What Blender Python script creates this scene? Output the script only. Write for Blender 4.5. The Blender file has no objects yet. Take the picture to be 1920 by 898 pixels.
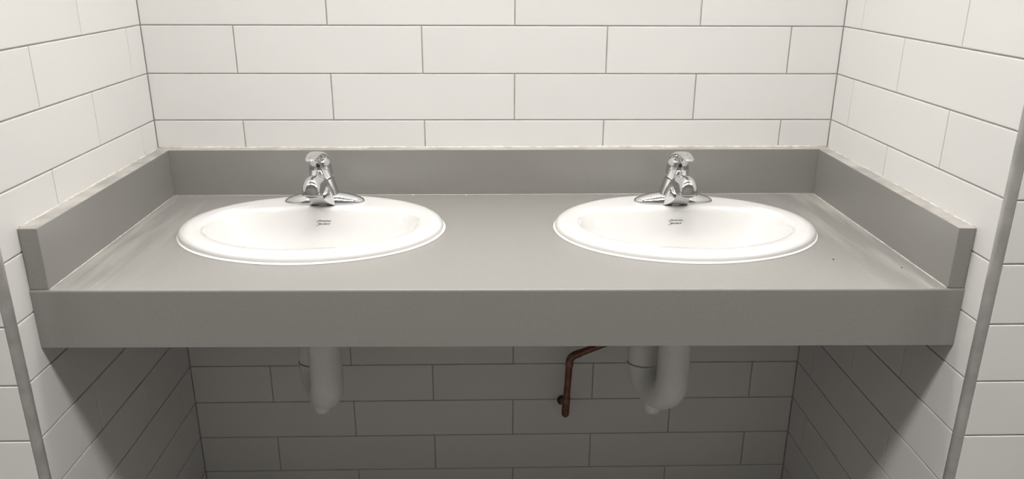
import bpy, bmesh, math, random
from mathutils import Vector, Matrix
from mathutils.bvhtree import BVHTree

random.seed(7)
sc = bpy.context.scene
col = sc.collection

# ------------------------------------------------------------------ camera
H0 = 1.231                       # world height of tile course line "0"
CAM = Vector((-0.06436, -1.96749, 0.13123 + H0))
R_ = Vector((0.99956408, -0.02923926, 0.00408822))
U_ = Vector((0.00683236, 0.36380398, 0.93145047))
F_ = Vector((0.02872223, 0.9310165, -0.36384516))
cd = bpy.data.cameras.new('camera')
cd.sensor_fit = 'HORIZONTAL'
cd.sensor_width = 36.0
cd.lens = 1608.5 / 1920 * 36.0
cd.shift_y = (556.29 - 449.0) / 1920
cd.clip_start = 0.05
cam = bpy.data.objects.new('camera', cd)
col.objects.link(cam)
m = Matrix((R_, U_, -F_)).transposed().to_4x4()
m.translation = CAM
cam.matrix_world = m
sc.camera = cam

# ------------------------------------------------------------------ world, view
w = bpy.data.worlds.new('world')
sc.world = w
w.use_nodes = True
w.node_tree.nodes['Background'].inputs[0].default_value = (0.9, 0.95, 1.0, 1)
w.node_tree.nodes['Background'].inputs[1].default_value = 0.0
vs = sc.view_settings
vs.view_transform = 'Standard'
vs.look = 'None'
vs.gamma = 1.0
vs.use_curve_mapping = False
vs.exposure = 0.0
LAMP_STRENGTH = 19.2             # emission of the room fixtures' diffusers
ALCOVE_STRENGTH = 19.5           # emission of the light bar over the counter
LAMP_COLOR = (1.0, 0.975, 0.945)

# ------------------------------------------------------------------ materials
def mat(name, color, rough=0.5, metal=0.0, spec=0.5, coat=0.0):
    M = bpy.data.materials.new(name)
    M.use_nodes = True
    b = M.node_tree.nodes['Principled BSDF']
    b.inputs['Base Color'].default_value = (*color, 1)
    b.inputs['Roughness'].default_value = rough
    b.inputs['Metallic'].default_value = metal
    b.inputs['Specular IOR Level'].default_value = spec
    b.inputs['Coat Weight'].default_value = coat
    return M

def noisy(M, c1, c2, scale, detail=4, bump=0.0, lo=0.35, hi=0.65, bscale=None):
    nt = M.node_tree; N = nt.nodes; L = nt.links
    b = N['Principled BSDF']
    tc = N.new('ShaderNodeTexCoord')
    n = N.new('ShaderNodeTexNoise'); n.inputs['Scale'].default_value = scale; n.inputs['Detail'].default_value = detail
    L.new(tc.outputs['Object'], n.inputs['Vector'])
    r = N.new('ShaderNodeValToRGB')
    r.color_ramp.elements[0].position = lo; r.color_ramp.elements[0].color = (*c1, 1)
    r.color_ramp.elements[1].position = hi; r.color_ramp.elements[1].color = (*c2, 1)
    L.new(n.outputs['Fac'], r.inputs['Fac'])
    L.new(r.outputs['Color'], b.inputs['Base Color'])
    if bump:
        n2 = N.new('ShaderNodeTexNoise'); n2.inputs['Scale'].default_value = bscale or scale * 6
        L.new(tc.outputs['Object'], n2.inputs['Vector'])
        bp = N.new('ShaderNodeBump'); bp.inputs['Strength'].default_value = bump; bp.inputs['Distance'].default_value = 0.001
        L.new(n2.outputs['Fac'], bp.inputs['Height']); L.new(bp.outputs['Normal'], b.inputs['Normal'])
    return r

M_tile = mat('white_glazed_tile', (0.745, 0.735, 0.72), 0.42, spec=0.35)
def tile_nodes():
    nt = M_tile.node_tree; N = nt.nodes; L = nt.links
    b = N['Principled BSDF']
    oi = N.new('ShaderNodeObjectInfo')
    hsv = N.new('ShaderNodeMapRange')
    hsv.inputs['To Min'].default_value = 0.965; hsv.inputs['To Max'].default_value = 1.0
    L.new(oi.outputs['Random'], hsv.inputs['Value'])
    mx = N.new('ShaderNodeMix'); mx.data_type = 'RGBA'; mx.blend_type = 'MULTIPLY'
    mx.inputs['Factor'].default_value = 1.0
    mx.inputs['A'].default_value = (0.745, 0.735, 0.72, 1)
    L.new(hsv.outputs['Result'], mx.inputs['B'])
    L.new(mx.outputs['Result'], b.inputs['Base Color'])
    tc = N.new('ShaderNodeTexCoord')
    n = N.new('ShaderNodeTexNoise'); n.inputs['Scale'].default_value = 9; n.inputs['Detail'].default_value = 1
    L.new(tc.outputs['Object'], n.inputs['Vector'])
    bp = N.new('ShaderNodeBump'); bp.inputs['Strength'].default_value = 0.08; bp.inputs['Distance'].default_value = 0.01
    L.new(n.outputs['Fac'], bp.inputs['Height']); L.new(bp.outputs['Normal'], b.inputs['Normal'])
tile_nodes()
M_grout = mat('grey_grout', (0.30, 0.29, 0.27), 0.95, spec=0.1)
noisy(M_grout, (0.36, 0.35, 0.33), (0.45, 0.44, 0.415), 30)
GREY = (0.252, 0.245, 0.231)
M_counter = mat('grey_solid_surface', GREY, 0.28, spec=0.9)
def counter_nodes(M, haze):
    r = noisy(M, tuple(c * 0.97 for c in GREY), tuple(c * 1.03 for c in GREY), 260, 3, lo=0.4, hi=0.6)
    if not haze:
        return
    # dried grout haze wiped along the counter beside the end splashes
    nt = M.node_tree; N = nt.nodes; L = nt.links
    b = N['Principled BSDF']
    tc = N.new('ShaderNodeTexCoord')
    sep = N.new('ShaderNodeSeparateXYZ'); L.new(tc.outputs['Object'], sep.inputs[0])
    ab = N.new('ShaderNodeMath'); ab.operation = 'SUBTRACT'; ab.inputs[1].default_value = -0.041
    L.new(sep.outputs['X'], ab.inputs[0])
    a2 = N.new('ShaderNodeMath'); a2.operation = 'ABSOLUTE'; L.new(ab.outputs[0], a2.inputs[0])
    mr = N.new('ShaderNodeMapRange'); mr.inputs['From Min'].default_value = 0.60; mr.inputs['From Max'].default_value = 0.735
    L.new(a2.outputs[0], mr.inputs['Value'])
    mp = N.new('ShaderNodeMapping'); mp.inputs['Scale'].default_value = (38, 3.0, 3)
    L.new(tc.outputs['Object'], mp.inputs['Vector'])
    n = N.new('ShaderNodeTexNoise'); n.inputs['Scale'].default_value = 1.0; n.inputs['Detail'].default_value = 5
    L.new(mp.outputs['Vector'], n.inputs['Vector'])
    mr2 = N.new('ShaderNodeMapRange'); mr2.inputs['From Min'].default_value = 0.45; mr2.inputs['From Max'].default_value = 0.75
    L.new(n.outputs['Fac'], mr2.inputs['Value'])
    mu = N.new('ShaderNodeMath'); mu.operation = 'MULTIPLY'
    L.new(mr.outputs['Result'], mu.inputs[0]); L.new(mr2.outputs['Result'], mu.inputs[1])
    m2 = N.new('ShaderNodeMath'); m2.operation = 'MULTIPLY'; m2.inputs[1].default_value = 0.8
    gt = N.new('ShaderNodeMath'); gt.operation = 'GREATER_THAN'; gt.inputs[1].default_value = 1.231 - 0.3722
    L.new(sep.outputs['Z'], gt.inputs[0])
    m3 = N.new('ShaderNodeMath'); m3.operation = 'MULTIPLY'
    L.new(mu.outputs[0], m3.inputs[0]); L.new(gt.outputs[0], m3.inputs[1]); L.new(m3.outputs[0], m2.inputs[0])
    mx = N.new('ShaderNodeMix'); mx.data_type = 'RGBA'
    L.new(m2.outputs[0], mx.inputs['Factor'])
    L.new(r.outputs['Color'], mx.inputs['A'])
    mx.inputs['B'].default_value = (0.60, 0.575, 0.53, 1)
    L.new(mx.outputs['Result'], b.inputs['Base Color'])
counter_nodes(M_counter, False)
M_splash = mat('grey_splash_surface', GREY, 0.28, spec=0.9)
counter_nodes(M_splash, False)
M_top = mat('hazed_countertop', GREY, 0.34, spec=0.95)
TOP_GAIN = 1.13  # whole top face evenly paler than the apron and splash faces
GREY_, GREY = GREY, tuple(c * TOP_GAIN for c in GREY)
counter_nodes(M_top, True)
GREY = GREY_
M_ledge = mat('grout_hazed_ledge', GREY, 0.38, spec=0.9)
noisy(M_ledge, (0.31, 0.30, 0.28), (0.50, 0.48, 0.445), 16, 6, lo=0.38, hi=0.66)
M_caulk = mat('pale_caulk', (0.62, 0.60, 0.56), 0.7)
noisy(M_caulk, (0.5, 0.48, 0.45), (0.70, 0.68, 0.64), 60)
M_white_caulk = mat('white_silicone', (0.86, 0.85, 0.83), 0.45)
M_china = mat('white_vitreous_china', (0.88, 0.87, 0.85), 0.10, spec=0.5, coat=0.3)
noisy(M_china, (0.785, 0.78, 0.768), (0.795, 0.79, 0.778), 3)
M_china.node_tree.nodes['Principled BSDF'].inputs['Coat Roughness'].default_value = 0.05
M_chrome = mat('polished_chrome', (0.68, 0.68, 0.68), 0.045, metal=1.0)
noisy(M_chrome, (0.67, 0.67, 0.675), (0.69, 0.69, 0.695), 10)
M_black = mat('black_plastic', (0.012, 0.012, 0.012), 0.5)
M_ink = mat('grey_printed_ink', (0.09, 0.085, 0.075), 0.6)
M_alu = mat('satin_aluminium', (0.46, 0.46, 0.45), 0.45, metal=0.6)
noisy(M_alu, (0.42, 0.415, 0.40), (0.54, 0.535, 0.52), 25)
M_trap = mat('white_vinyl_wrap', (0.74, 0.73, 0.70), 0.55)
noisy(M_trap, (0.76, 0.755, 0.74), (0.84, 0.835, 0.82), 12)
M_tie = mat('grey_tape', (0.30, 0.29, 0.27), 0.7)
M_copper = mat('tarnished_copper', (0.33, 0.13, 0.07), 0.42, metal=0.85)
noisy(M_copper, (0.13, 0.06, 0.042), (0.26, 0.125, 0.085), 35)
M_solder = mat('dull_copper_fitting', (0.36, 0.17, 0.11), 0.45, metal=0.85)
noisy(M_solder, (0.18, 0.095, 0.07), (0.30, 0.17, 0.125), 40)
M_paint = mat('grey_paint', (0.38, 0.37, 0.355), 0.7)
noisy(M_paint, (0.37, 0.36, 0.345), (0.39, 0.38, 0.365), 4)
M_ceil = mat('white_ceiling_paint', (0.72, 0.71, 0.69), 0.85)
noisy(M_ceil, (0.71, 0.70, 0.68), (0.73, 0.72, 0.70), 6)
M_floor = mat('grey_floor', (0.20, 0.195, 0.185), 0.5)
noisy(M_floor, (0.17, 0.165, 0.157), (0.23, 0.224, 0.213), 8)
M_lampbody = mat('white_enamel', (0.8, 0.8, 0.78), 0.4)
def lamp_mat(name, strength):
    M = bpy.data.materials.new(name); M.use_nodes = True
    b = M.node_tree.nodes['Principled BSDF']
    b.inputs['Base Color'].default_value = (0.8, 0.8, 0.78, 1)
    b.inputs['Emission Color'].default_value = (*LAMP_COLOR, 1)
    b.inputs['Emission Strength'].default_value = strength
    return M
M_lamp = lamp_mat('lit_diffuser', LAMP_STRENGTH)
M_lamp2 = lamp_mat('lit_bar_diffuser', ALCOVE_STRENGTH)
M_crumb = mat('white_crumb', (0.82, 0.81, 0.78), 0.8)
M_speck = mat('dark_grit', (0.03, 0.028, 0.025), 0.8)

# ------------------------------------------------------------------ helpers
def link(name, me, material, parent=None, smooth=False):
    o = bpy.data.objects.new(name, me)
    if material is not None and not me.materials:
        me.materials.append(material)
    col.objects.link(o)
    if parent:
        o.parent = parent
    if smooth:
        for p in me.polygons:
            p.use_smooth = True
    return o

def from_bm(name, bm, material, parent=None, smooth=False, angle=None):
    bmesh.ops.recalc_face_normals(bm, faces=bm.faces[:])
    me = bpy.data.meshes.new(name)
    if angle is not None:
        for f in bm.faces: f.smooth = True
        for e in bm.edges:
            if len(e.link_faces) == 2 and e.calc_face_angle(0) > math.radians(angle):
                e.smooth = False
    bm.to_mesh(me); bm.free()
    return link(name, me, material, parent, smooth)

def tag(o, label=None, cat=None, group=None, kind=None):
    if label: o['label'] = label
    if cat: o['category'] = cat
    if group: o['group'] = group
    if kind: o['kind'] = kind
    return o

def empty(name, loc, rz=0.0):
    o = bpy.data.objects.new(name, None)
    o.empty_display_size = 0.05
    col.objects.link(o)
    o.location = loc; o.rotation_euler = (0, 0, rz)
    return o

def add_prism(bm, pts, z0, z1):
    """vertical prism over a polygon of (x, y)"""
    lo = [bm.verts.new((x, y, z0)) for x, y in pts]
    hi = [bm.verts.new((x, y, z1)) for x, y in pts]
    n = len(pts)
    bm.faces.new(lo[::-1]); bm.faces.new(hi)
    for i in range(n):
        j = (i + 1) % n
        bm.faces.new((lo[i], lo[j], hi[j], hi[i]))

def add_box(bm, x0, x1, y0, y1, z0, z1):
    add_prism(bm, [(x0, y0), (x1, y0), (x1, y1), (x0, y1)], z0, z1)

def bevel_all(bm, w, seg=2, ang=40):
    bmesh.ops.recalc_face_normals(bm, faces=bm.faces[:])
    es = [e for e in bm.edges if len(e.link_faces) == 2 and e.calc_face_angle(0) > math.radians(ang)]
    bmesh.ops.bevel(bm, geom=es, offset=w, segments=seg, profile=0.5, affect='EDGES')

def loft(bm, rings, cap0=True, cap1=True):
    """rings: lists of Vectors, equal length, closed"""
    vv = [[bm.verts.new(p) for p in r] for r in rings]
    n = len(vv[0])
    for a, b in zip(vv[:-1], vv[1:]):
        for i in range(n):
            j = (i + 1) % n
            bm.faces.new((a[i], a[j], b[j], b[i]))
    if cap0: bm.faces.new(vv[0][::-1])
    if cap1: bm.faces.new(vv[-1])
    return vv

def tube(bm, pts, radii, n=20, caps=True):
    pts = [Vector(p) for p in pts]
    if not isinstance(radii, (list, tuple)): radii = [radii] * len(pts)
    rings = []
    up = None
    for i, p in enumerate(pts):
        t = (pts[min(i + 1, len(pts) - 1)] - pts[max(i - 1, 0)]).normalized()
        if up is None:
            a = Vector((1, 0, 0)) if abs(t.x) < 0.9 else Vector((0, 1, 0))
            up = (a - t * a.dot(t)).normalized()
        else:
            up = (up - t * up.dot(t)).normalized()
        s = t.cross(up)
        rings.append([p + (up * math.cos(k * 2 * math.pi / n) + s * math.sin(k * 2 * math.pi / n)) * radii[i] for k in range(n)])
    loft(bm, rings, caps, caps)

def lathe(bm, prof, mtx=Matrix(), n=32):
    """prof: (r, z) points bottom to top"""
    rings = [[mtx @ Vector((r * math.cos(k * 2 * math.pi / n), r * math.sin(k * 2 * math.pi / n), z)) for k in range(n)] for r, z in prof]
    loft(bm, rings)

def spline(pts, n):
    """Catmull-Rom through points"""
    P = [Vector(p) for p in pts]
    P = [2 * P[0] - P[1]] + P + [2 * P[-1] - P[-2]]
    out = []
    for i in range(1, len(P) - 2):
        for k in range(n):
            t = k / n
            a, b, c, d = P[i - 1], P[i], P[i + 1], P[i + 2]
            out.append(0.5 * (2 * b + (c - a) * t + (2 * a - 5 * b + 4 * c - d) * t * t + (-a + 3 * b - 3 * c + d) * t ** 3))
    out.append(P[-2])
    return out

def remeshed(name, bm, voxel, material, parent, smooth_it=6):
    """fuse overlapping shells into one smooth skin"""
    bmesh.ops.recalc_face_normals(bm, faces=bm.faces[:])
    me = bpy.data.meshes.new(name + '_raw'); bm.to_mesh(me); bm.free()
    tmp = bpy.data.objects.new(name + '_raw', me); col.objects.link(tmp)
    rm = tmp.modifiers.new('r', 'REMESH'); rm.mode = 'VOXEL'; rm.voxel_size = voxel
    sm = tmp.modifiers.new('s', 'SMOOTH'); sm.iterations = smooth_it; sm.factor = 0.5
    dg = bpy.context.evaluated_depsgraph_get(); dg.update()
    me2 = bpy.data.meshes.new_from_object(tmp.evaluated_get(dg))
    bpy.data.objects.remove(tmp); bpy.data.meshes.remove(me)
    me2.name = name; me2.materials.clear()
    return link(name, me2, material, parent, smooth=True)

# ------------------------------------------------------------------ measures
XL, XR = -0.812, 0.7296           # faces of the alcove's side walls
YEL, YER = -0.691, -0.708         # where those faces end
TR = 0.012                        # radius of the metal corner trim
P = 0.102588                      # tile course
W = 0.4094                        # tile length + joint
G = 0.0026                        # joint
REC = 0.002                       # joint depth
CEIL = 2.56
ROOM_X0, ROOM_X1, ROOM_Y = -2.45, 2.40, -3.3
ROW0, ROW1 = -12, 12              # course k spans (line k+1 down to k) counted up from line 0

# ------------------------------------------------------------------ the setting
def struct(name, bm, material):
    o = from_bm(name, bm, material)
    o['kind'] = 'structure'
    return o

bm = bmesh.new(); add_box(bm, ROOM_X0 - .1, ROOM_X1 + .1, ROOM_Y - .1, 0.12, -0.1, 0); struct('floor', bm, M_floor)
bm = bmesh.new(); add_box(bm, ROOM_X0 - .1, ROOM_X1 + .1, ROOM_Y - .1, 0.12, CEIL, CEIL + .1); struct('ceiling', bm, M_ceil)
bm = bmesh.new(); add_box(bm, XL - .1, XR + .1, REC, 0.12, 0, CEIL); wall_back = struct('wall_back', bm, M_grout)
YFL, YFR = YEL - TR, YER - TR     # faces of the two flanking walls
bm = bmesh.new(); add_box(bm, XL - .09, XL - REC, YEL, REC, 0, CEIL); wall_left = struct('wall_left', bm, M_grout)
bm = bmesh.new(); add_box(bm, XR + REC, XR + .09, YER, REC, 0, CEIL); wall_right = struct('wall_right', bm, M_grout)
bm = bmesh.new(); add_box(bm, ROOM_X0, XL - TR, YFL + REC, YFL + .1, 0, CEIL); wall_fl = struct('wall_front_left', bm, M_grout)
bm = bmesh.new(); add_box(bm, XR + TR, ROOM_X1, YFR + REC, YFR + .1, 0, CEIL); wall_fr = struct('wall_front_right', bm, M_grout)
bm = bmesh.new(); add_box(bm, ROOM_X0 - .1, ROOM_X0, ROOM_Y, 0.12, 0, CEIL); struct('wall_outer_left', bm, M_paint)
bm = bmesh.new(); add_box(bm, ROOM_X1, ROOM_X1 + .1, ROOM_Y, 0.12, 0, CEIL); struct('wall_outer_right', bm, M_paint)
bm = bmesh.new(); add_box(bm, ROOM_X0 - .1, ROOM_X1 + .1, ROOM_Y - .1, ROOM_Y, 0, CEIL); struct('wall_rear', bm, M_paint)

tile_cache = {}
def tile_mesh(wd, ht):
    k = (round(wd, 4), round(ht, 4))
    if k in tile_cache: return tile_cache[k]
    a, b = wd / 2, ht / 2
    vs_, fs = [], []
    for ins, dep in ((0, 0.003), (0, 0.0009), (0.0005, 0.0003), (0.0016, 0.0)):
        for sx, sz in ((-1, -1), (1, -1), (1, 1), (-1, 1)):
            vs_.append((sx * (a - ins), dep, sz * (b - ins)))
    for r in range(3):
        for i in range(4):
            j = (i + 1) % 4
            fs.append((r * 4 + i, r * 4 + j, r * 4 + 4 + j, r * 4 + 4 + i))
    fs.append((12, 13, 14, 15))
    me = bpy.data.meshes.new('tile')
    me.from_pydata(vs_, [], fs); me.update()
    me.materials.append(M_tile)
    tile_cache[k] = me
    return me

def lay(parent, u0, u1, joints_even, joints_odd, place, rz):
    """courses of tiles between u0 and u1; joints_* = one joint position for even / odd rows"""
    for row in range(ROW0, ROW1 + 1):
        z0 = H0 + row * P; z1 = z0 + P
        z1 = min(z1, CEIL)
        if z1 - z0 < 0.01: continue
        j = joints_even if row % 2 == 0 else joints_odd
        k = math.ceil((u0 - j) / W)
        cuts = [u0]
        x = j + k * W
        while x < u1 - 0.012:
            if x > u0 + 0.012: cuts.append(x)
            x += W
        cuts.append(u1)
        for a, b in zip(cuts[:-1], cuts[1:]):
            me = tile_mesh(b - a - G, z1 - z0 - G)
            t = bpy.data.objects.new('tile', me); col.objects.link(t)
            t.parent = parent
            t.location = place((a + b) / 2, (z0 + z1) / 2)
            t.rotation_euler = (0, 0, rz)
# row k here is the row ABOVE line k: row 0 is photo row "0" (its bottom is line 0)
lay(wall_back, XL - .0008, XR + .0008, 0.0, W / 2, lambda u, z: (u, 0, z), 0)
lay(wall_left, YEL, -0.0006, -0.287, -0.489, lambda u, z: (XL, u, z), math.pi / 2)
lay(wall_right, 0.0006, -YER, 0.0945, 0.298, lambda u, z: (XR, -u, z), -math.pi / 2)
lay(wall_fl, ROOM_X0, XL - TR - .001, XL - TR - .001, XL - TR - .001 + W / 2, lambda u, z: (u, YFL, z), 0)
lay(wall_fr, XR + TR + .001, ROOM_X1, XR + TR + .001, XR + TR + .001 + W / 2, lambda u, z: (u, YFR, z), 0)

# metal corner trims (quarter round)
def corner_trim(name, cx, cy, sx):
    bm = bmesh.new()
    arc = []
    for k in range(9):
        t = k / 8 * math.pi / 2
        arc.append((cx + sx * TR * math.cos(t), cy - TR * math.sin(t)))
    inner = [(cx - sx * 0.001, cy - TR), (cx - sx * 0.001, cy + 0.001), (cx + sx * TR, cy + 0.001)]
    pts = arc + inner
    add_prism(bm, pts, 0.0, CEIL)
    o = from_bm(name, bm, M_alu, angle=50)
    o['kind'] = 'structure'
corner_trim('trim_1', XL - TR, YEL, 1)
corner_trim('trim_2', XR + TR, YER, -1)

# ------------------------------------------------------------------ ceiling light
def ceiling_light(lx, ly, lw, ld, glow):
    lt = empty('ceiling_light', (lx, ly, CEIL))
    bm = bmesh.new()
    add_box(bm, -lw / 2 - .02, lw / 2 + .02, -ld / 2 - .02, ld / 2 + .02, -0.035, 0.0)
    bevel_all(bm, 0.004)
    from_bm('housing', bm, M_lampbody, lt)
    bm = bmesh.new()
    rings = []
    for k in range(2):
        x = -lw / 2 if k == 0 else lw / 2
        r = []
        for i in range(13):
            t = math.pi * i / 12
            r.append(Vector((x, -ld / 2 * math.cos(t), -0.036 - 0.035 * math.sin(t))))
        rings.append(r)
    loft(bm, rings)
    from_bm('diffuser', bm, glow, lt, angle=60)
    for s in (-1, 1):
        bm = bmesh.new(); add_box(bm, s * (lw / 2 + .001) - (0 if s > 0 else .012), s * (lw / 2 + .001) + (.012 if s > 0 else 0), -ld / 2 - .005, ld / 2 + .005, -0.078, -0.0355)
        bevel_all(bm, .002)
        from_bm('end_cap', bm, M_lampbody, lt)
    return lt
tag(ceiling_light(-1.50, -1.43, 1.22, 0.30, M_lamp), 'long white ceiling light out in the room, on the side away from the copper pipe', 'light', 'ceiling lights in a row')
tag(ceiling_light(-0.04, -1.43, 1.22, 0.30, M_lamp), 'long white ceiling light out in the room, middle of the row facing the alcove', 'light', 'ceiling lights in a row')
tag(ceiling_light(1.42, -1.43, 1.22, 0.30, M_lamp), 'long white ceiling light out in the room, on the side of the copper pipe', 'light', 'ceiling lights in a row')
tag(ceiling_light(-0.04, -0.38, 1.22, 0.15, M_lamp2), 'narrow white ceiling light bar inside the alcove, right over the counter', 'light')

# ------------------------------------------------------------------ vanity counter
ZC = H0 - 0.372                    # countertop
ZS = H0 - 0.2675                   # top of the splashes
ZA = H0 - 0.4745                   # bottom of the apron
yfl, yfr = -0.6375, -0.6575        # front edge, at the left and right ends (wall is not quite square)
def yf(x): return yfl + (yfr - yfl) * (x - XL) / (XR - XL)
SINKS = [(-0.4130, -0.2985), (0.3345, -0.3050)]
SA, SB = 0.2600, 0.2165            # sink rim half axes
van = empty('vanity_counter', (0, 0, 0))
tag(van, 'long grey vanity counter with low splashes spanning the tiled alcove', 'counter')
e = 0.0008
def slab():
    bm = bmesh.new()
    x0, x1 = XL + e, XR - e
    T = 0.03; bv = 0.003
    holes = []
    for sx, sy in SINKS:
        holes.append([(sx + 0.222 * math.cos(2 * math.pi * k / 64), sy - 0.004 + 0.176 * math.sin(2 * math.pi * k / 64)) for k in range(64)])
    def layer(z, fo):
        ed = []
        c = [bm.verts.new(p) for p in ((x0, -e, z), (x1, -e, z), (x1, yf(x1) + fo, z), (x0, yf(x0) + fo, z))]
        for i in range(4): ed.append(bm.edges.new((c[i], c[(i + 1) % 4])))
        hv = []
        for h in holes:
            v = [bm.verts.new((x, y, z)) for x, y in h]
            for i in range(64): ed.append(bm.edges.new((v[i], v[(i + 1) % 64])))
            hv.append(v)
        bmesh.ops.triangle_fill(bm, use_beauty=True, use_dissolve=False, edges=ed)
        return c, hv
    tc, th = layer(ZC, bv)
    bc, bh = layer(ZC - T, 0.0)
    for a, b in zip(th, bh):
        for i in range(64):
            j = (i + 1) % 64
            bm.faces.new((a[i], a[j], b[j], b[i]))
    ma = bm.verts.new((x0, yf(x0), ZC - bv)); mb = bm.verts.new((x1, yf(x1), ZC - bv))
    ka = bm.verts.new((x0, yf(x0) + bv * .3, ZC - bv * .3)); kb = bm.verts.new((x1, yf(x1) + bv * .3, ZC - bv * .3))
    bm.faces.new((tc[3], tc[2], kb, ka)); bm.faces.new((ka, kb, mb, ma)); bm.faces.new((ma, mb, bc[2], bc[3]))
    bm.faces.new((tc[0], tc[1], bc[1], bc[0]))
    bm.faces.new((tc[0], bc[0], bc[3], ma, ka, tc[3])); bm.faces.new((tc[1], tc[2], kb, mb, bc[2], bc[1]))
    bmesh.ops.recalc_face_normals(bm, faces=bm.faces[:])
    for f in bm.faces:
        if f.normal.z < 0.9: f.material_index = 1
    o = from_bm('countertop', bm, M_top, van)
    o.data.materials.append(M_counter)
    return o
slab()
bm = bmesh.new()
add_prism(bm, [(XL + e, yf(XL + e)), (XR - e, yf(XR - e)), (XR - e, yf(XR - e) + .025), (XL + e, yf(XL + e) + .025)], ZA, ZC - 0.03)
from_bm('apron', bm, M_splash, van)
BT, ST = 0.0265, 0.0300
def splash_part(name, bm):
    bmesh.ops.recalc_face_normals(bm, faces=bm.faces[:])
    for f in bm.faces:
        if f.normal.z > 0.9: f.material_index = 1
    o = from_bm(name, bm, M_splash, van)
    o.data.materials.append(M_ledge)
    return o
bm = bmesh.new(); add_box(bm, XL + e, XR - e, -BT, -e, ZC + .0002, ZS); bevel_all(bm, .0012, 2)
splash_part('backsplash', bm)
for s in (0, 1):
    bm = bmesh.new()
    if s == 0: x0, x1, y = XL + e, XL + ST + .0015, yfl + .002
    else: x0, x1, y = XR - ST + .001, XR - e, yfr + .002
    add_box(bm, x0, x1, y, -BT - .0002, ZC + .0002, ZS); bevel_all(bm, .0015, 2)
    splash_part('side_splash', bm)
# caulk: along the foot of the splashes, and where they meet the tiles
def bead(p, q, r, nm='caulk_bead', flat=1.0):
    bm = bmesh.new()
    N = 24
    pts = [Vector(p).lerp(Vector(q), k / N) for k in range(N + 1)]
    tube(bm, pts, [r * random.uniform(.7, 1.25) for _ in pts], 8)
    return from_bm(nm, bm, M_caulk, van, smooth=True)
xa, xb = XL + ST + .0015, XR - ST + .001
bead((xa, -BT - .002, ZC), (xa, yf(xa) + .006, ZC), .0010)
bead((xb, -BT - .002, ZC), (xb, yf(xb) + .006, ZC), .0012)
bead((xa, -BT, ZC), (xb, -BT, ZC), .0006)
bead((XL + .003, -.0022, ZS), (XR - .003, -.0022, ZS), .0034)
bead((XL + .002, -.004, ZS), (XL + .002, yfl + .01, ZS), .0022)
bead((XR - .002, -.004, ZS), (XR - .002, yfr + .01, ZS), .0022)

# ------------------------------------------------------------------ sinks
NS = 96
def ring(a, bf, bb, yc, z, nf=2.0, nb=2.0):
    out = []
    for k in range(NS):
        t = 2 * math.pi * k / NS
        c, s = math.cos(t), math.sin(t)
        n = nb if s > 0 else nf
        b = bb if s > 0 else bf
        # keep the exponent continuous at the sides
        n = 2.0 + (n - 2.0) * min(1.0, abs(s) * 3)
        r = (abs(c) ** n + abs(s) ** n) ** (-1.0 / n)
        out.append(Vector((a * c * r, yc + b * s * r, z)))
    return out

def sink_mesh():
    A, B = SA, SB
    R = []
    # underside of the rim, resting on the counter, then the outer face of the bowl from the bottom up
    R.append(ring(.026, .026, .026, -.030, -.165))
    R.append(ring(.060, .055, .055, -.030, -.163))
    R.append(ring(.130, .100, .100, -.030, -.148, 2.1, 2.4))
    R.append(ring(.175, .128, .128, -.025, -.110, 2.1, 2.6))
    R.append(ring(.205, .150, .142, -.020, -.050, 2.1, 2.6))
    R.append(ring(.214, .160, .150, -.018, .0010, 2.1, 2.6))
    # rim
    R.append(ring(A - .004, B - .004, B - .004, 0, .0010))
    R.append(ring(A, B, B, 0, .0030))
    R.append(ring(A + .0008, B + .0008, B + .0008, 0, .0070))
    R.append(ring(A - .0010, B - .0010, B - .0010, 0, .0115))
    R.append(ring(A - .0065, B - .0065, B - .0065, 0, .0155))
    R.append(ring(A - .0140, B - .0140, B - .0140, 0, .0175))
    R.append(ring(A - .0230, B - .0220, B - .0230, 0, .0178))
    R.append(ring(A - .0310, B - .0290, B - .0450, -.002, .0172))
    R.append(ring(A - .0390, B - .0360, B - .0900, -.006, .0168, 2.0, 2.3))
    # lip of the bowl, straighter at the back
    R.append(ring(A - .0440, .164, .1170, -.010, .0163, 2.05, 2.9))
    R.append(ring(A - .0470, .161, .1140, -.011, .0150, 2.05, 3.0))
    R.append(ring(A - .0500, .158, .1120, -.012, .0120, 2.05, 3.1))
    R.append(ring(A - .0530, .154, .1105, -.013, .0060, 2.05, 3.1))
    R.append(ring(A - .0570, .150, .1090, -.015, -.0030, 2.05, 3.1))
    R.append(ring(A - .0650, .143, .1050, -.018, -.0220, 2.05, 3.0))
    R.append(ring(A - .0800, .133, .0980, -.021, -.0520, 2.05, 2.8))
    R.append(ring(A - .1050, .117, .0860, -.024, -.0860, 2.05, 2.5))
    R.append(ring(A - .1450, .090, .0690, -.027, -.1150, 2.0, 2.2))
    R.append(ring(.070, .055, .050, -.029, -.1310))
    R.append(ring(.035, .032, .032, -.030, -.1365))
    R.append(ring(.022, .022, .022, -.030, -.1400))
    bm = bmesh.new()
    loft(bm, R, True, True)
    return bm

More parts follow.
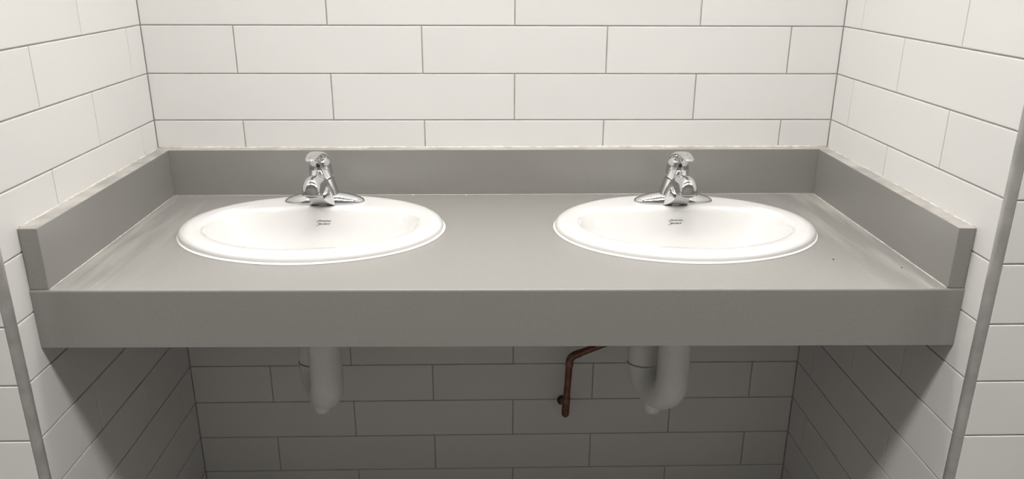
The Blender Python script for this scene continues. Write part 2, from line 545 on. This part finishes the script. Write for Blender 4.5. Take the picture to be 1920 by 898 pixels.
def text_strokes():
    """the two-line maker's script as a flat mesh: list of (verts, faces) in (u, v), about 1 unit wide"""
    V, Fc = [], []
    for body, y, x, wd in (('American', 0.10, 0.13, 0.92), ('Standard', -0.20, 0.10, 0.88)):
        cu = bpy.data.curves.new('lettering', 'FONT')
        cu.body = body; cu.size = 0.26; cu.shear = 0.35; cu.resolution_u = 2
        cu.offset = 0.004
        ob = bpy.data.objects.new('lettering', cu); col.objects.link(ob)
        dg = bpy.context.evaluated_depsgraph_get(); dg.update()
        me = bpy.data.meshes.new_from_object(ob.evaluated_get(dg))
        xs = [v.co.x for v in me.vertices]
        s = wd / (max(xs) - min(xs)); o = min(xs)
        base = len(V)
        V += [((v.co.x - o) * s + x, v.co.y + y) for v in me.vertices]
        Fc += [tuple(base + i for i in p.vertices) for p in me.polygons]
        bpy.data.objects.remove(ob); bpy.data.curves.remove(cu); bpy.data.meshes.remove(me)
    def stroke(pts, wdt):
        base = len(V)
        n = len(pts)
        for i, (x, y) in enumerate(pts):
            x2, y2 = pts[min(i + 1, n - 1)]; x1, y1 = pts[max(i - 1, 0)]
            d = math.hypot(x2 - x1, y2 - y1) or 1
            nx, ny = -(y2 - y1) / d * wdt / 2, (x2 - x1) / d * wdt / 2
            f = 0.35 + 0.65 * math.sin(math.pi * (i + .5) / n)
            V.append((x + nx * f, y + ny * f)); V.append((x - nx * f, y - ny * f))
        for i in range(n - 1):
            Fc.append((base + 2 * i, base + 2 * i + 1, base + 2 * i + 3, base + 2 * i + 2))
    # long entry swash of the A and the looped tail of the S
    stroke([(p.x, p.y) for p in spline([(0.30, 0.22, 0), (0.14, 0.19, 0), (0.03, 0.13, 0), (0.05, 0.07, 0), (0.16, 0.09, 0)], 6)], 0.028)
    stroke([(p.x, p.y) for p in spline([(0.30, -0.06, 0), (0.22, -0.20, 0), (0.10, -0.29, 0), (-0.02, -0.30, 0), (0.01, -0.25, 0)], 6)], 0.028)
    stroke([(p.x, p.y) for p in spline([(0.07, 0.09, 0), (0.10, 0.0, 0), (0.20, -0.08, 0)], 6)], 0.022)
    return V, Fc
LOGO = text_strokes()

def make_sink(loc):
    root = empty('oval_sink', loc)
    bm = sink_mesh()
    bmesh.ops.recalc_face_normals(bm, faces=bm.faces[:])
    tree = BVHTree.FromBMesh(bm)
    basin = from_bm('basin', bm, M_china, root, smooth=True)
    # silicone squeezed out round the rim
    bm = bmesh.new()
    prof = [(-.0050, .0002), (.0052, .0002), (.0042, .0016), (.0015, .0030), (-.0050, .0034)]
    rings = []
    for k in range(NS):
        t = 2 * math.pi * k / NS
        wob = 1 + .12 * math.sin(3 * t + 1) + .08 * math.sin(7 * t)
        rings.append([Vector(((SA + d * (wob if d > 0 else 1)) * math.cos(t), (SB + d * (wob if d > 0 else 1)) * math.sin(t), z)) for d, z in prof])
    vv = [[bm.verts.new(p) for p in r] for r in rings]
    for i in range(NS):
        a, b = vv[i], vv[(i + 1) % NS]
        for j in range(len(prof)):
            k = (j + 1) % len(prof)
            bm.faces.new((a[j], a[k], b[k], b[j]))
    from_bm('silicone_bead', bm, M_white_caulk, root, smooth=True)
    # drain
    bm = bmesh.new()
    lathe(bm, [(.0215, -.1415), (.0215, -.1372), (.0300, -.1362), (.0295, -.1345), (.022, -.1352), (.020, -.1375)], Matrix.Translation((0, -.030, 0)))
    dr = from_bm('drain', bm, M_chrome, root, angle=50)
    bm = bmesh.new()
    lathe(bm, [(.004, -.139), (.017, -.1355), (.0175, -.1335), (.012, -.1315), (.002, -.131)], Matrix.Translation((0, -.030, 0)))
    from_bm('stopper', bm, M_chrome, dr, angle=50)
    # printed lettering wrapped on the back wall of the bowl
    V, Fc = LOGO
    wdt = 0.0290; hgt = 0.0200
    pts = []
    for u, v in V:
        x = (u - 0.5) * wdt + 0.003; z = -0.0130 + v * hgt
        hit, nrm, idx, d = tree.ray_cast(Vector((x, -0.03, z)), Vector((0, 1, 0)))
        if nrm.y > 0: nrm = -nrm
        pts.append(hit + nrm * 0.0004)
    me = bpy.data.meshes.new('lettering'); me.from_pydata([tuple(p) for p in pts], [], Fc); me.update()
    lo = link('lettering', me, M_ink, root)
    lo['label'] = 'two lines of small dark script lettering'
    return root

def copy_tree(o, parent=None):
    c = o.copy(); col.objects.link(c)
    if parent:
        c.parent = parent
        c.matrix_parent_inverse = o.matrix_parent_inverse
    for ch in list(o.children):
        copy_tree(ch, c)
    return c

s1 = make_sink((SINKS[0][0], SINKS[0][1], ZC))
s2 = copy_tree(s1); s2.location = (SINKS[1][0], SINKS[1][1], ZC)
tag(s1, 'white oval drop-in sink on the grey counter, farther from the copper pipe', 'sink', 'sinks set in the counter')
tag(s2, 'white oval drop-in sink on the grey counter, above the copper pipe side', 'sink', 'sinks set in the counter')

# ------------------------------------------------------------------ faucets (local: -Y towards the user)
def make_faucet(loc):
    root = empty('chrome_faucet', loc)
    # base with two low wings
    bm = bmesh.new()
    rings = []
    for z, a, b in ((0, .0855, .0280), (.0025, .0858, .0283), (.0055, .0840, .0275), (.0095, .0770, .0255), (.0140, .0650, .0228), (.0180, .0500, .0195), (.0208, .0340, .0150), (.0220, .0150, .0080)):
        r = []
        for k in range(64):
            t = 2 * math.pi * k / 64
            c, s = math.cos(t), math.sin(t)
            r.append(Vector((a * math.copysign(abs(c) ** .92, c), b * math.copysign(abs(s) ** .85, s), z)))
        rings.append(r)
    loft(bm, rings)
    from_bm('base_plate', bm, M_chrome, root, angle=60)
    # body leaning forward up to the handle seam
    bm = bmesh.new()
    rings = []
    for z, hw, dp, cy, tilt in ((.0, .0350, .0315, -.001, 0), (.010, .0338, .0300, -.001, 2), (.022, .0318, .0280, -.0030, 5), (.036, .0290, .0262, -.0065, 9), (.048, .0267, .0250, -.0110, 13), (.0605, .0246, .0240, -.0160, 16)):
        r = []
        tl = math.radians(tilt)
        for k in range(48):
            t = 2 * math.pi * k / 48
            x, y = hw * math.cos(t), dp * math.sin(t)
            r.append(Vector((x, cy + y * math.cos(tl), z + y * math.sin(tl))))
        rings.append(r)
    loft(bm, rings)
    from_bm('body', bm, M_chrome, root, angle=60)
    # spout: arched sections, flat below
    bm = bmesh.new()
    rings = []
    # distance forward, underside, top, half width, undercut of the flanks
    key = [(.000, .000, .046, .0275, 0., 0.), (.020, .000, .0560, .0272, 0., 0.), (.0315, .000, .0610, .0268, .0, 0.), (.040, .0035, .0645, .0260, .12, .22), (.052, .0095, .0685, .0252, .26, .45),
           (.066, .0180, .0728, .0243, .40, .58), (.080, .0270, .0764, .0234, .45, .60), (.094, .0365, .0796, .0226, .35, .48), (.106, .0430, .0816, .0218, .18, .25), (.116, .0462, .0826, .0212, 0., 0.),
           (.127, .0470, .0818, .0204, 0., 0.), (.134, .0475, .0775, .0192, 0., 0.), (.1395, .0478, .0705, .0170, 0., 0.), (.1425, .0480, .0610, .0130, 0., 0.)]
    for d, zb, zt, hw, un, zf in key:
        r = []
        zm = zb + (zt - zb) * zf
        for i in range(29):
            t = math.pi * i / 28
            r.append(Vector((hw * math.copysign(abs(math.cos(t)) ** .85, math.cos(t)), -d, zm + (zt - zm) * math.sin(t) ** .9)))
        bw = hw * (1 - un)
        for i in range(1, 6):                       # left flank, hollowed
            f = i / 6
            r.append(Vector((-hw + (hw - bw) * f ** .7, -d, zm + (zb - zm) * f)))
        for i in range(0, 7):
            f = i / 6
            r.append(Vector((-bw + 2 * bw * f, -d, zb)) if un or 0 < f < 1 else Vector((-hw * .999 + 2 * hw * .999 * f, -d, zb)))
        for i in range(5, 0, -1):
            f = i / 6
            r.append(Vector((hw - (hw - bw) * f ** .7, -d, zm + (zb - zm) * f)))
        rings.append(r)
    loft(bm, rings)
    sp = from_bm('spout', bm, M_chrome, root, angle=55)
    bm = bmesh.new()
    lathe(bm, [(.0130, .0450), (.0145, .0453), (.0145, .0480)], Matrix.Translation((0, -.1265, .0)))
    from_bm('aerator', bm, M_black, sp, angle=50)
    # handle: tilted dome flowing into a paddle lever
    bm = bmesh.new()
    T = Matrix.Translation((0, -.0161, .0611)) @ Matrix.Rotation(math.radians(16), 4, 'X')
    lathe(bm, [(.0150, .0), (.0240, .0004), (.0247, .006), (.0244, .014), (.0234, .023), (.0210, .032), (.0166, .040), (.010, .044), (.001, .0455)], T, 40)
    path = spline([(0, -.004, .072), (0, -.0130, .0915), (0, -.031, .1075), (0, -.058, .1165), (0, -.090, .1190), (0, -.120, .1165)], 5)
    hws = [.0205, .0198, .0172, .0140, .0124, .0106]
    ths = [.0085, .0078, .0060, .0046, .0038, .0030]
    rings = []
    n = len(path)
    for i, p in enumerate(path):
        f = i / (n - 1) * 5
        k = min(int(f), 4); g = f - k
        hw = hws[k] * (1 - g) + hws[k + 1] * g; th = ths[k] * (1 - g) + ths[k + 1] * g
        tdir = (path[min(i + 1, n - 1)] - path[max(i - 1, 0)]).normalized()
        up = Vector((1, 0, 0)).cross(tdir) * -1
        if up.z < 0 and i > 3: up = -up
        if i <= 3 and up.y < 0: up = -up
        r = []
        for q in range(24):
            t = 2 * math.pi * q / 24
            c, s = math.cos(t), math.sin(t)
            r.append(p + Vector((hw * math.copysign(abs(c) ** .7, c), 0, 0)) + up * (th * math.copysign(abs(s) ** .9, s)))
        rings.append(r)
    for dd, sc_ in ((.003, .9), (.0055, .70), (.0068, .35)):
        c0 = path[-1] + Vector((0, -dd, 0))
        rings.append([c0 + (v - path[-1]) * sc_ for v in rings[n - 1]])
    loft(bm, rings)
    hd = remeshed('handle', bm, .0011, M_chrome, root, 10)
    # black index plug on the front of the dome
    bm = bmesh.new()
    T2 = Matrix.Translation((0, -.0440, .0885)) @ Matrix.Rotation(math.radians(100), 4, 'X')
    lathe(bm, [(.0038, -.006), (.0038, .0012), (.0030, .0018), (.0005, .0020)], T2, 20)
    from_bm('index_plug', bm, M_black, hd, angle=50)
    return root

f1 = make_faucet((-0.4147, -0.1490, ZC + .0172))
f2 = copy_tree(f1); f2.location = (0.3420, -0.1570, ZC + .0172)
tag(f1, 'chrome single-lever faucet on the sink farther from the copper pipe', 'faucet', 'chrome faucets')
tag(f2, 'chrome single-lever faucet on the sink above the copper pipe side', 'faucet', 'chrome faucets')

# ------------------------------------------------------------------ wrapped drain traps below the counter
def make_trap(loc):
    """local origin: centre of the drain at counter level"""
    root = empty('drain_trap', loc)
    dx, dy = -.046, .105
    L = math.hypot(dx, dy); ux, uy = dx / L, dy / L
    r = L / 2
    zb = -.338                    # level where the bend starts
    bm = bmesh.new()
    pts = [(0, 0, -.173), (0, 0, -.22), (0, 0, -.27), (0, 0, -.31), (0, 0, zb)]
    rad = [.0325, .0335, .0342, .0345, .0346]
    for k in range(1, 17):
        t = math.pi * k / 16
        c = r - r * math.cos(t)
        pts.append((ux * c, uy * c, zb - r * .95 * math.sin(t)))
        rad.append(.0346 + .0010 * math.sin(t))
    pts.append((dx, dy, zb + .006)); rad.append(.0352)
    tube(bm, pts, rad, 24)
    bend = from_bm('trap_cover', bm, M_trap, root, angle=60)
    bm = bmesh.new()
    lathe(bm, [(.005, -.020), (.014, -.018), (.0195, -.012), (.0215, -.002), (.0215, .012)], Matrix.Translation((ux * r * 1.15, uy * r * 1.15, zb - r * .95 - .0390)), 24)
    from_bm('cleanout_cover', bm, M_trap, bend, angle=60)
    bm = bmesh.new()
    tube(bm, [(dx - .0002, dy - .0004, -.3480), (dx, dy, -.3445)], .0357, 24)
    from_bm('seam_band', bm, M_tie, root, angle=60)
    bm = bmesh.new()
    back = -loc[1]                # distance to the wall
    pa = [(dx, dy, zb + .006), (dx, dy, zb + .020)]
    for k in range(0, 9):
        t = math.pi / 2 * k / 8
        pa.append((dx, dy + .04 * (1 - math.cos(t)), zb + .026 + .04 * math.sin(t)))
    pa.append((dx, back - .0025, zb + .066))
    tube(bm, pa, .0350, 24)
    from_bm('arm_cover', bm, M_trap, root, angle=60)
    return root
t1 = make_trap((SINKS[0][0] + .004, SINKS[0][1] - .03 + .02, ZC + .006))
t2 = make_trap((SINKS[1][0], SINKS[1][1] - .03 + .02, ZC))
tag(t1, 'white wrapped drain trap under the counter, away from the copper pipe', 'drain pipe', 'wrapped drain traps')
tag(t2, 'white wrapped drain trap under the counter, next to the copper pipe', 'drain pipe', 'wrapped drain traps')

# ------------------------------------------------------------------ copper stub and supply line
cx, cy = 0.1315, -0.052
cp = empty('copper_pipe', (cx, cy, H0 - .945))
tag(cp, 'bent copper water pipe capped at its foot, leaving the tiles below the counter', 'pipe')
def pz(z): return z + .945
rp = .0086
LN = .007
bm = bmesh.new(); tube(bm, [(0, 0, pz(-.930)), (LN * .85, 0, pz(-.80))], rp, 20); from_bm('riser', bm, M_copper, cp, angle=50)
bm = bmesh.new()
lathe(bm, [(.002, pz(-.9465)), (.006, pz(-.9445)), (.0092, pz(-.940)), (.0100, pz(-.934)), (.0100, pz(-.921)), (.0086, pz(-.9205))], n=20)
from_bm('end_cap', bm, M_solder, cp, angle=50)
bm = bmesh.new()
tube(bm, [(0, 0, pz(-.913)), (-.001, .010, pz(-.915)), (-.0045, .046, pz(-.923))], .0080, 20); from_bm('wall_stub', bm, M_copper, cp, angle=50)
bm = bmesh.new()
T = Matrix.Translation((-.0048, .0505, pz(-.924))) @ Matrix.Rotation(math.radians(90), 4, 'X')
lathe(bm, [(.008, -.0006), (.0125, -.0006), (.0128, .004), (.0105, .0075), (.0075, .008)], T, 24)
from_bm('wall_grommet', bm, M_black, cp, angle=50)
bm = bmesh.new()
tube(bm, [(0, 0, pz(-.924)), (LN * .25, 0, pz(-.892))], .0096, 20); from_bm('tee_fitting', bm, M_solder, cp, angle=50)
dirv = Vector((.096, -.012, .046)).normalized()
elb = Vector((LN, 0, pz(-.778)))
bm = bmesh.new()
pts = [Vector((LN * .85, 0, pz(-.803)))]
a_, c_ = Vector((LN * .93, 0, pz(-.792))), elb + dirv * .016
for k in range(9):
    t = k / 8
    pts.append((1 - t) ** 2 * a_ + 2 * t * (1 - t) * elb + t * t * c_)
pts.append(elb + dirv * .028)
tube(bm, pts, .0099, 20); from_bm('elbow', bm, M_solder, cp, angle=50)
bm = bmesh.new()
tube(bm, [elb + dirv * .02, elb + dirv * .10, elb + dirv * .17], rp, 20); from_bm('branch_pipe', bm, M_copper, cp, angle=50)

# ------------------------------------------------------------------ grit left on the counter
def crumb(name, x, y, s, material, label):
    bm = bmesh.new()
    bmesh.ops.create_icosphere(bm, subdivisions=1, radius=s)
    for v in bm.verts:
        v.co *= random.uniform(.7, 1.2); v.co.z *= .6
    zmin = min(v.co.z for v in bm.verts)
    for v in bm.verts: v.co.z -= zmin
    o = from_bm(name, bm, material); o.location = (x, y, ZC)
    tag(o, label, 'debris')
crumb('plaster_crumb', -0.1110, -0.0380, .0022, M_crumb, 'tiny white crumb on the counter against the backsplash between the sinks')
crumb('grit_speck', 0.5660, -0.5060, .0017, M_speck, 'tiny black grit speck on the counter close to a sink rim')
crumb('grit_speck', 0.6700, -0.5530, .0015, M_speck, 'tiny black grit speck on the counter near the end splash')
crumb('plaster_crumb', -0.2340, -0.0340, .0016, M_crumb, 'tiny white crumb behind the sink that is farther from the copper pipe')
